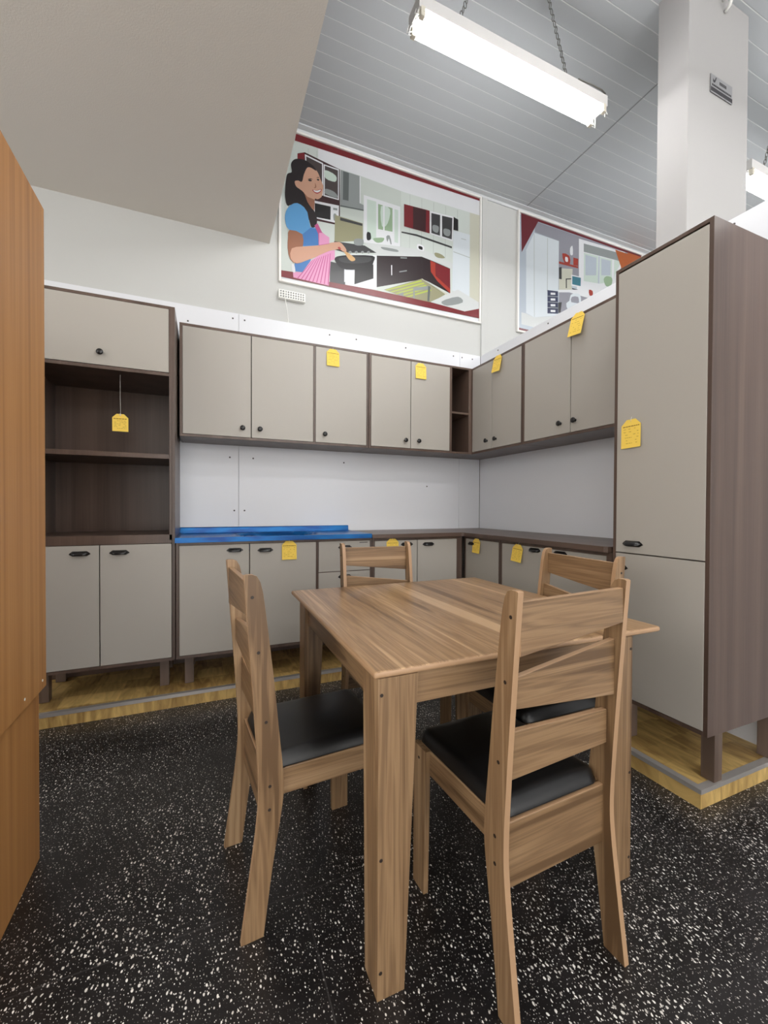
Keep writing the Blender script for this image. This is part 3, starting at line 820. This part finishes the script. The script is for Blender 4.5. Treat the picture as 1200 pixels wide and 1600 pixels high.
# --- two-door base on the partition side
c = Cab('base_cabinet', 'two-door taupe base cabinet against the partition, next to the tall cupboard', .926, 1.757, .262, .932, .5, rotz=RW)
c.board(1.726, 1.742, .278, .916)
c.done()
c.door(.942, 1.337, .279, .916, 1.24, .897, 'cup')
c.door(1.339, 1.726, .279, .916, 1.437, .897, 'cup')
for x in (.99, 1.70):
    for y in (-.37, -.06): c.leg(x, y, ZP)
# --- tall cupboard
c = Cab('tall_cupboard', 'tall narrow taupe cupboard with dark brown sides standing at the platform end', 1.793, 2.204, .270, 2.257, .542, rotz=RW)
c.board(1.809, 2.188, .942, .948, yf=-.52)
c.done()
c.door(1.808, 2.189, .946, 2.235, 1.892, .990, 'cup')
c.door(1.808, 2.189, .287, .944, 1.822, .878, 'cup')
for x in (1.82, 2.172):
    for y in (-.456, -.06): c.leg(x, y, ZP)
# --- wall cupboards
c = Cab('wall_cabinet', 'three-door wall cabinet above the blue sink top', -2.457, -1.206, UB, UT, .30)
c.board(-1.618, -1.603, UB + TB, UT - TB)
c.done()
c.door(-2.441, -2.033, UB + TB, UT - TB, -2.087, 1.661)
c.door(-2.031, -1.618, UB + TB, UT - TB, -1.978, 1.661)
c.door(-1.603, -1.222, UB + TB, UT - TB, -1.538, 1.661)
c = Cab('wall_cabinet', 'two-door wall cabinet with a narrow open niche at its corner end', -1.203, -.30, UB, UT, .30)
c.board(-.511, -.490, UB + TB, UT - TB)
c.board(-.330, -.316, UB + TB, UT - TB)
c.board(-.490, -.330, 1.905, 1.921)
c.done()
c.door(-1.187, -.861, UB + TB, UT - TB, -.907, 1.661)
c.door(-.859, -.511, UB + TB, UT - TB, -.794, 1.661)
c = Cab('wall_cabinet', 'two-door wall cabinet on the partition, nearest the inner corner', .003, .898, UB, UT, .30, rotz=RW)
c.board(.276, .310, UB + TB, UT - TB)
c.done()
c.door(.310, .561, UB + TB, UT - TB, .507, 1.668)
c.door(.563, .882, UB + TB, UT - TB, .614, 1.668)
c = Cab('wall_cabinet', 'two-door wall cabinet on the partition, against the tall cupboard', .901, 1.789, UB, UT, .30, rotz=RW)
c.done()
c.door(.917, 1.310, UB + TB, UT - TB, 1.236, 1.668)
c.door(1.312, 1.773, UB + TB, UT - TB, 1.347, 1.668)

# ------------------------------------------------------------------ worktops and sink
def poly_top(name, pts, z0, z1, m, label, cat, bevel=.002):
    bm = bmesh.new()
    bm_extr(bm, pts, lambda p, q, t: (p, q, t), z0, z1)
    return tag(obj(name, bm, m, None, bevel), label, cat)
poly_top('worktop', [(-1.262, -.002), (-1.262, -.53), (-.545, -.53), (-.53, -.545), (-.53, -.884), (-.002, -.884), (-.002, -.002)], .934, .962, walnut[0],
         'dark brown L-shaped worktop in the corner, ending at the sink', 'worktop')
poly_top('worktop', [(-.532, -.886), (-.532, -1.735), (-.525, -1.752), (-.51, -1.76), (-.002, -1.76), (-.002, -.886)], .934, .9635, walnut[1],
         'straight dark brown worktop on the partition side, with a rounded corner', 'worktop')
t = thing('kitchen_sink', 'blue-filmed steel sink top on the wide base cabinet', 'sink', (-1.87, -.265, .939))
bm = bmesh.new()
X0, X1 = -.600, .604
# rim profile swept along the front and back, basin cut into a grid top
nx, ny = 60, 26
def top_h(x, y):
    # local y from -.265 (front) to .263 (wall)
    h = .022
    e = min(y + .265, .26 - y, x - X0, X1 - x)
    if e < .022: h += .007 * (1 - (e / .022)) ** .5 if e > 0 else .007
    # oval basin
    r = (abs((x - .02) / .265) ** 3.2 + abs((y + .0) / .19) ** 3.2) ** (1 / 3.2)
    if r < 1: h -= .13 * min(1, (1 - r) * 3.2) ** .6 * 1.0
    elif r < 1.09: h += .004
    return h
g = [[bm.verts.new((X0 + (X1 - X0) * i / nx, -.265 + .528 * j / ny, top_h(X0 + (X1 - X0) * i / nx, -.265 + .528 * j / ny))) for j in range(ny + 1)] for i in range(nx + 1)]
for i in range(nx):
    for j in range(ny):
        bm.faces.new([g[i][j], g[i + 1][j], g[i + 1][j + 1], g[i][j + 1]]).smooth = True
def skirt(vs):
    lo = [bm.verts.new((v.co.x, v.co.y, 0)) for v in vs]
    for k in range(len(vs) - 1): bm.faces.new([vs[k], vs[k + 1], lo[k + 1], lo[k]])
skirt([g[i][0] for i in range(nx + 1)])
skirt([g[i][ny] for i in range(nx + 1)])
skirt([g[0][j] for j in range(ny + 1)])
skirt([g[nx][j] for j in range(ny + 1)])
o = obj('sink_pan', bm, blue, t)
bm = bmesh.new()
bm_extr(bm, [(.248, .02), (.263, .02), (.263, .062), (.255, .066), (.250, .060)], lambda p, q, x: (x, p, q), X0 + .0, X1)
obj('upstand', bm, blue, t, .001)
bm = bmesh.new()
bm_cyl(bm, (.02, 0, -.108), (0, 0, 1), .035, .004, 24)
obj('drain', bm, alu, t)

# ------------------------------------------------------------------ dining table
t = thing('dining_table', 'square light-wood dining table with four chairs around it', 'table', (-1.457, -1.79, 0))
bm = bmesh.new()
edge_mat(bm_box(bm, -.496, .496, -.506, .508, .7535, .7705), 1, 2)
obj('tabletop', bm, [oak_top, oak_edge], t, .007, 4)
bx0, bx1, by0, by1 = -.485, .367, -.506 + .002, .37
def table_leg(sx, sy):
    # L of two tapered boards meeting at the outer corner
    cx = bx0 if sx < 0 else bx1
    cy = by0 if sy < 0 else by1
    bm = bmesh.new()
    a = .016
    w0, w1, zt = .070, .103, .7535
    bm_extr(bm, [(0, 0), (w0, 0), (w1, zt), (0, zt)], lambda p, q, k: (cx - sx * p, cy - sy * k, q), 0, a)
    bm_extr(bm, [(a, 0), (w0 + .012, 0), (w1, zt), (a, zt)], lambda p, q, k: (cx - sx * k, cy - sy * p, q), 0, a)
    for z in (.065, .33, .715): bm_cyl(bm, (cx - sx * .008, cy + sy * .0004, z), (0, sy, 0), .0045, .0008, 10, 1)
    obj('leg', bm, [oak[2], screw_m], t, .002)
for sx in (-1, 1):
    for sy in (-1, 1): table_leg(sx, sy)
for nm, a in (('y', (by0 + .012, by0 + .028)), ('y', (by1 - .028, by1 - .012))):
    box('apron', oak[0], bx0 + .103, bx1 - .103, a[0], a[1], .675, .7535, t, .002)
for a in ((bx0 + .012, bx0 + .028), (bx1 - .028, bx1 - .012)):
    box('apron', oak[1], a[0], a[1], by0 + .103, by1 - .103, .675, .7535, t, .002)

# ------------------------------------------------------------------ chairs
HW, CT = .185, .016
Y0 = -.225
def spline(pts, n=5):
    out = []
    for i in range(len(pts) - 1):
        p0, p1, p2, p3 = pts[max(i - 1, 0)], pts[i], pts[i + 1], pts[min(i + 2, len(pts) - 1)]
        for k in range(n):
            s = k / n
            out.append(tuple(.5 * (2 * p1[c] + (p2[c] - p0[c]) * s + (2 * p0[c] - 5 * p1[c] + 4 * p2[c] - p3[c]) * s * s + (3 * p1[c] - p0[c] - 3 * p2[c] + p3[c]) * s ** 3) for c in (0, 1)))
    out.append(pts[-1])
    return out
BACK = [(0, 0), (.022, .161), (.040, .30), (.045, .40), (.036, .57), (.022, .768), (.010, .93), (.0075, .960)]
FRONT = [(.058, 0), (.081, .175), (.101, .295), (.111, .37), (.110, .43), (.098, .55), (.084, .692), (.062, .875), (.055, .925)]
def make_chair(label):
    t = thing('dining_chair', label, 'chair')
    prof = [(Y0 + p, q) for p, q in spline(BACK)] + [(Y0 + .007, .969), (Y0 + .012, .9715), (Y0 + .028, .9715), (Y0 + .040, .966), (Y0 + .049, .950)] + [(Y0 + p, q) for p, q in reversed(spline(FRONT))]
    for s in (-1, 1):
        bm = bmesh.new()
        edge_mat(bm_extr(bm, prof, lambda p, q, k: (s * k, p, q), HW - CT, HW), 2, 0)
        for y, z in ((.028, .912), (.044, .764), (.064, .575), (.074, .40), (.073, .337)):
            bm_cyl(bm, (s * (HW + .0002), Y0 + y, z), (s, 0, 0), .0045, .0008, 10, 1)
        obj('back_post', bm, [oak[2], screw_m, oak_edge], t, .003, 3)
    iw = HW - CT
    def slat(yc, la, lb, ra, rb):
        bm = bmesh.new()
        edge_mat(bm_extr(bm, [(-iw, la), (iw, ra), (iw, rb), (-iw, lb)], lambda p, q, k: (p, k, q), yc - .008, yc + .008), 1, 1)
        obj('slat', bm, [oak[0], oak_edge], t, .002)
    slat(Y0 + .022, .826, .946, .863, .950)
    slat(Y0 + .044, .702, .771, .672, .816)
    slat(Y0 + .064, .528, .640, .539, .626)
    bm = bmesh.new()
    edge_mat(bm_box(bm, -iw, iw, Y0 + .064, Y0 + .080, .272, .425), 1, 1)
    obj('back_rail', bm, [oak[0], oak_edge], t, .002)
    for s in (-1, 1):
        a, b = sorted((s * (iw - .014), s * (iw + .002)))
        box('side_rail', oak[1], a, b, Y0 + .085, .205, .358, .430, t, .002)
        a, b = sorted((s * (HW - CT), s * HW))
        bm = bmesh.new()
        bm_extr(bm, [(.160, 0), (.222, 0), (.222, .430), (.150, .430)], lambda p, q, k: (k, p, q), a, b)
        bm_cyl(bm, (s * (HW + .0002), .19, .395), (s, 0, 0), .0045, .0008, 10, 1)
        obj('front_leg', bm, [oak[2], screw_m], t, .002)
    box('front_rail', oak[0], -iw, iw, .200, .216, .358, .430, t, .002)
    # padded seat
    bm = bmesh.new()
    sx, ya, yb = iw - .002, Y0 + .070, .232
    n = 26
    def pt(i, j):
        u, v = -1 + 2 * i / n, -1 + 2 * j / n
        ru, rv = max(0, (abs(u) - .84) / .16), max(0, (abs(v) - .86) / .14)
        e = min(1, (ru ** 2 + rv ** 2) ** .5)
        h = .433 + .030 * (1 - e ** 2.2) ** .5 + .010 * (1 - u * u) * (1 - v * v)
        k = 1 - .05 * (ru * rv)
        return (sx * u * k, (ya + yb) / 2 + (yb - ya) / 2 * v * k, h)
    g = [[bm.verts.new(pt(i, j)) for j in range(n + 1)] for i in range(n + 1)]
    for i in range(n):
        for j in range(n): bm.faces.new([g[i][j], g[i + 1][j], g[i + 1][j + 1], g[i][j + 1]]).smooth = True
    rim = [g[i][0] for i in range(n)] + [g[n][j] for j in range(n)] + [g[n - i][n] for i in range(n)] + [g[0][n - j] for j in range(n)]
    lo = [bm.verts.new((v.co.x, v.co.y, .4305)) for v in rim]
    for k in range(len(rim)): bm.faces.new([rim[k], rim[(k + 1) % len(rim)], lo[(k + 1) % len(rim)], lo[k]])
    bm.faces.new(lo[::-1])
    obj('seat', bm, leather, t)
    return t
ch = make_chair('light-wood chair with its back to the viewer, pushed under the nearest table edge')
ch.location, ch.rotation_euler = (-1.522, -2.2495, 0), (0, 0, RAD(2.5))
for lab, loc, rz in (('light-wood chair seen from the side, pulled out from the table on the wardrobe side', (-2.0135, -1.841, 0), -85.5),
                     ('light-wood chair facing the viewer across the table, before the sink drawers', (-1.515, -1.418, 0), 180),
                     ('light-wood chair at the table edge facing the tall cupboard, its back towards that cupboard', (-1.105, -1.93, 0), 90)):
    k = copy_tree(ch)
    k.location, k.rotation_euler = loc, (0, 0, RAD(rz))
    k['label'] = lab
for k in bpy.data.objects:
    if k.get('category') == 'chair': k['group'] = 'chairs around the dining table'

# ------------------------------------------------------------------ wardrobe beside the camera
t = thing('wardrobe', 'honey-veneer wardrobe cut off by the picture edge', 'wardrobe', (-2.78, -1.52, 0))
box('upper_body', orange_wood, -1.2, 0, -.52, 0, .571, 2.091, t, .0015)
box('base', orange_wood, -1.2, -.026, -.515, .022, .0, .570, t, .0015)
for y in (-.035, -.175):
    bm = bmesh.new()
    bm_cyl(bm, (.0002, y, .60), (1, 0, 0), .004, .0008, 10)
    obj('screw_cap', bm, white_pl, t)

# ------------------------------------------------------------------ yellow price tags
def price_tag(label, loc, rotz, w=.092, h=.122, tilt=4., roll=0., cord=0.):
    """hangs from its top edge; local -y faces out"""
    t = thing('price_tag', label, 'price tag', loc, 0, 'yellow price tags')
    t.rotation_euler = (Matrix.Rotation(rotz, 3, 'Z') @ Matrix.Rotation(RAD(-tilt), 3, 'X') @ Matrix.Rotation(RAD(roll), 3, 'Y')).to_euler()
    bm = bmesh.new()
    c = w * .27
    out = [(-w / 2, -h), (w / 2, -h), (w / 2, -c), (w / 2 - c, 0), (-w / 2 + c, 0), (-w / 2, -c)]
    n = 8
    # gently curled card
    def curl(q): return -.006 * (q / h) ** 2
    bm_extr(bm, out, lambda p, q, k: (p, k, q), -.0010, 0)
    rnd = random.Random(len(label) * 31 + int(h * 1e4))
    def bar(x0, x1, z, th): bm_box(bm, x0, x1, -.00135, -.0011, z - th, z, 1)
    x = -w * .42
    while x < w * .40:
        l = rnd.uniform(.006, .013)
        bar(x, min(x + l, w * .43), -c - .004, .0042)
        x += l + .0022
    for r in range(6):
        z = -c - .017 - r * (h - c - .026) / 6
        x = -w * .38
        while x < w * .36:
            l = rnd.uniform(.004, .012)
            if rnd.random() < .62: bar(x, min(x + l, w * .40), z, .0016)
            x += l + .003
    obj('card', bm, [yellow, ink], t)
    bm = bmesh.new()
    if cord:
        bm_tube(bm, [(0, -.002, -.010), (.002, -.004, 0), (0, -.001, cord * .4), (0, 0, cord)], .0008, 6)
        bm_tube(bm, [(.003 * cos(k * PI / 4), -.003, -.004 + .006 * sin(k * PI / 4)) for k in range(8)], .0012, 6, closed=True)
    else:
        bm_tube(bm, [(0, -.0022, -.010), (0, -.0012, .001), (0, .004, .012)], .0008, 6)
    obj('string', bm, string_m, t)
    return t
price_tag('yellow price tag hanging inside the open shelf of the tall cabinet', (-2.751, -.42, 1.668), 0, .078, .098, 0, 0, .22)
price_tag('yellow price tag on the single door of the three-door wall cabinet', (-1.479, -.3025, 2.266), 0)
price_tag('yellow price tag on the wall cabinet door next to the open niche', (-.777, -.3025, 2.264), 0)
price_tag('yellow price tag on the partition wall cabinet nearest the corner', (-0.3075, -.645, 2.283), RW, .095, .125, 9, 5)
price_tag('yellow price tag on the wall cabinet door against the tall cupboard', (-0.3075, -1.372, 2.290), RW, .098, .135, 10, 6)
price_tag('yellow price tag on the upper door of the tall cupboard', (-0.5485, -1.882, 1.549), RW, .092, .128, 2, -1)
price_tag('yellow price tag on the door under the blue sink top', (-1.820, -.5025, .932), 0, .092, .118)
price_tag('yellow price tag on the base cabinet door partly behind the far chair back', (-1.100, -.5025, .928), 0, .092, .118)
price_tag('yellow price tag on the narrow corner base cabinet', (-0.5075, -.672, .925), RW, .086, .105, 5, 2)
price_tag('yellow price tag on the two-door base cabinet by the partition', (-0.5075, -1.107, .920), RW, .092, .110, 8, 4)

# ------------------------------------------------------------------ posters on the back wall
INKS = dict(tile=(206, 214, 209), tiledark=(196, 204, 198), line=(176, 184, 180), white=(226, 228, 232), wallbeige=(202, 202, 186), red=(116, 28, 36), maroon=(58, 26, 30),
            maroonblack=(40, 27, 30), glassbrown=(70, 60, 60), palegreen=(200, 216, 206), leafgreen=(146, 172, 140), steel=(142, 148, 148), steeldark=(92, 98, 98), olive=(150, 148, 118),
            charcoal=(58, 58, 60), black=(24, 22, 24), marble=(208, 212, 212), orangered=(160, 54, 40), lime=(176, 190, 84), fridge=(214, 222, 228), hair=(34, 25, 27), shirt=(92, 156, 208),
            shirtdark=(70, 124, 186), skin=(206, 160, 136), skinshade=(156, 106, 82), lip=(170, 70, 70), pink=(222, 152, 192), pinkdark=(188, 84, 138), spoon=(206, 164, 112),
            bluegrey=(182, 192, 204), mauve=(146, 146, 156), teal=(58, 122, 140), navy=(44, 50, 82), darkred=(104, 26, 38), orange=(176, 92, 44))
INKM = {k: flat('print_' + k, tuple(c * .84 for c in srgb(*v)[:3]) + (1,), .35) for k, v in INKS.items()}
def poster(label, data, x0, x1, z0, z1):
    t = thing('poster', label, 'poster', (x0, .03, z0))
    keys = sorted({c for c, _ in data})
    bm = bmesh.new()
    fs = []
    for k, (c, q) in enumerate(data):
        y = -.012 - k * .00004
        vs = [bm.verts.new((min(max(x / 1000, x0), x1) - x0, y, min(max(z / 1000, z0), z1) - z0)) for x, z in q]
        try: f = bm.faces.new(vs)
        except ValueError: continue
        f.material_index = keys.index(c)
    bm_box(bm, .002, x1 - x0 - .002, -.0115, -.002, .002, z1 - z0 - .002, keys.index('white') if 'white' in keys else 0)
    for f in bm.faces: f.normal_update()
    for f in bm.faces:
        if len(f.verts) and abs(f.normal.y) > .9 and f.calc_center_median().y < -.0118 and f.normal.y > 0: f.normal_flip()
    me = bpy.data.meshes.new('print')
    bm.to_mesh(me)
    bm.free()
    for c in keys: me.materials.append(INKM[c])
    o = bpy.data.objects.new('print', me)
    COL.objects.link(o)
    o.parent = t
    bm = bmesh.new()
    w, h, f = x1 - x0, z1 - z0, .018
    bm_box(bm, -f, 0, -.026, 0, -f, h + f)
    bm_box(bm, w, w + f, -.026, 0, -f, h + f)
    bm_box(bm, 0, w, -.026, 0, -f, 0)
    bm_box(bm, 0, w, -.026, 0, h, h + f)
    obj('frame', bm, frame_m, t, .003)
    return t
poster('framed poster of a woman in a blue shirt and pink apron cooking in a kitchen', POSTER_KITCHEN, -1.790, -.010, 2.848, 3.965)
poster('framed poster of a pale home office, half hidden behind the partition', POSTER_OFFICE, .445, 2.16, 2.850, 3.968)

# ------------------------------------------------------------------ emergency lamp under the poster
t = thing('emergency_lamp', 'small white emergency lamp strip on the wall below the kitchen poster', 'lamp', (-1.71, .03, 2.735))
box('lamp_body', white_pl, -.10, .10, -.035, 0, -.033, .033, t, .006)
bm = bmesh.new()
for i in range(10):
    for j in range(3): bm_cyl(bm, (-.084 + i * .0186, -.0352, -.018 + j * .018), (0, -1, 0), .006, .002, 10)
obj('diode', bm, flat('clear_diode', srgb(120, 122, 122), .3), t)['kind'] = 'stuff'
bm = bmesh.new()
bm_tube(bm, [(-.05, -.036, .02), (-.056, -.045, -.03), (-.035, -.03, -.12), (-.025, -.012, -.19), (-.045, -.008, -.225), (-.03, -.008, -.238), (-.015, -.008, -.215), (-.03, -.01, -.185)], .0022, 6)
obj('cable', bm, white_pl, t)

# ------------------------------------------------------------------ sign on the pillar
t = thing('sign_plate', 'small grey printed plate high on the white pillar', 'sign', (.241, -1.742, 3.440))
box('plate', grey_pl, 0, .197, -.004, 0, 0, .098, t, .001)
bm = bmesh.new()
dk = flat('dark_print', srgb(48, 46, 50), .6)
bm_extr(bm, [(.018, .062), (.026, .056), (.036, .060), (.044, .074), (.050, .090), (.042, .088), (.034, .072), (.026, .068), (.020, .076)], lambda p, q, k: (p, k, q), -.0048, -.004)
for k in range(5): bm_box(bm, .078 + k * .013, .087 + k * .013, -.0048, -.004, .062, .078)
for k in range(13): bm_box(bm, .010 + k * .0138, .020 + k * .0138, -.0048, -.004, .036, .046)
bm_box(bm, 0, .197, -.0046, -.004, .006, .028)
obj('lettering', bm, dk, t)
# wire hook and its clip high on the pillar
t = thing('pillar_hook', 'small bent conduit clip near the top of the white pillar', 'hook', (.345, -1.74, 3.955))
bm = bmesh.new()
bm_tube(bm, [(0, 0, .03), (0, -.03, .028), (.004, -.045, .0), (.014, -.03, -.02), (.02, -.004, -.03)], .009, 8)
obj('hook_body', bm, white_pl, t)

# ------------------------------------------------------------------ fluorescent fixtures
def fixture(label, loc):
    t = thing('ceiling_light', label, 'light', loc, 0, 'twin-tube ceiling lights')
    L = .625
    bm = bmesh.new()
    bm_extr(bm, [(-.058, 0), (-.058, .062), (-.052, .068), (.052, .068), (.058, .062), (.058, 0)], lambda p, q, x: (x, p, q), -L, L)
    obj('housing', bm, steel_m, t, .001)
    for s in (-1, 1):
        bm = bmesh.new()
        bm_cyl(bm, (-.588, s * .046, -.018), (1, 0, 0), .0135, 1.176, 18)
        obj('tube', bm, tube_m, t)
        for e in (-1, 1):
            bm = bmesh.new()
            bm_box(bm, e * .604 - .012, e * .604 + .012, s * .046 - .013, s * .046 + .013, -.036, .010)
            bm_cyl(bm, (e * .590, s * .046, -.018), (e, 0, 0), .0145, .014, 14)
            o = obj('lampholder', bm, brass, t, .003)
            bm = bmesh.new()
            bm_tube(bm, [(e * .616, s * .046, -.03), (e * .634, s * .036, -.045), (e * .628, s * .03, -.010), (e * .612, s * .02, .004)], .0022, 6)
            bm_tube(bm, [(e * .616, s * .036, -.022), (e * .642, s * .044, -.030), (e * .632, s * .036, .004)], .0022, 6)
            obj('wire', bm, white_pl, o)
    for e in (-1, 1):
        bm = bmesh.new()
        top = ZC - loc[2]
        bm_tube(bm, [(e * .36, -.03, .074), (e * .365, 0, .105), (e * .36, .03, .074)], .0022, 6)
        k, z = 0, .10
        while z < top + .01:
            c = Vector((e * (.365 - .15 * (z - .1) / (top - .1)), 0, z + .016))
            pts = []
            for q in range(10):
                a = 2 * PI * q / 10
                lx, lz = .008 * cos(a), .018 * sin(a)
                pts.append(c + (Vector((lx, 0, lz)) if k % 2 else Vector((0, lx, lz))))
            bm_tube(bm, pts, .0022, 5, closed=True)
            z += .029
            k += 1
        obj('chain', bm, chain_m, t)['kind'] = 'stuff'
    bm = bmesh.new()
    bm_tube(bm, [(.40, -.05, .076), (.50, -.056, .078), (.58, -.054, .082), (.615, -.05, .076)], .004, 6)
    obj('supply_cable', bm, chain_m, t)
    return t
LZ = 3.515
f0 = fixture('lit twin-tube ceiling light hanging on chains above the dining table', (-.755, -1.345, LZ))
f1 = copy_tree(f0)
f1.location = (1.80, -1.43, LZ)
f1['label'] = 'lit twin-tube ceiling light beyond the white pillar'
for x, y in ((-.755, -2.87), (-.755, -4.39), (-.755, -5.9), (-.755, -7.4), (1.80, -2.95), (1.80, -4.45), (1.80, -6.0), (4.2, -2.9), (4.2, -5.5)):
    f = copy_tree(f0)
    f.location = (x, y, LZ)
    f['label'] = 'lit twin-tube ceiling light of the rows further into the shop'
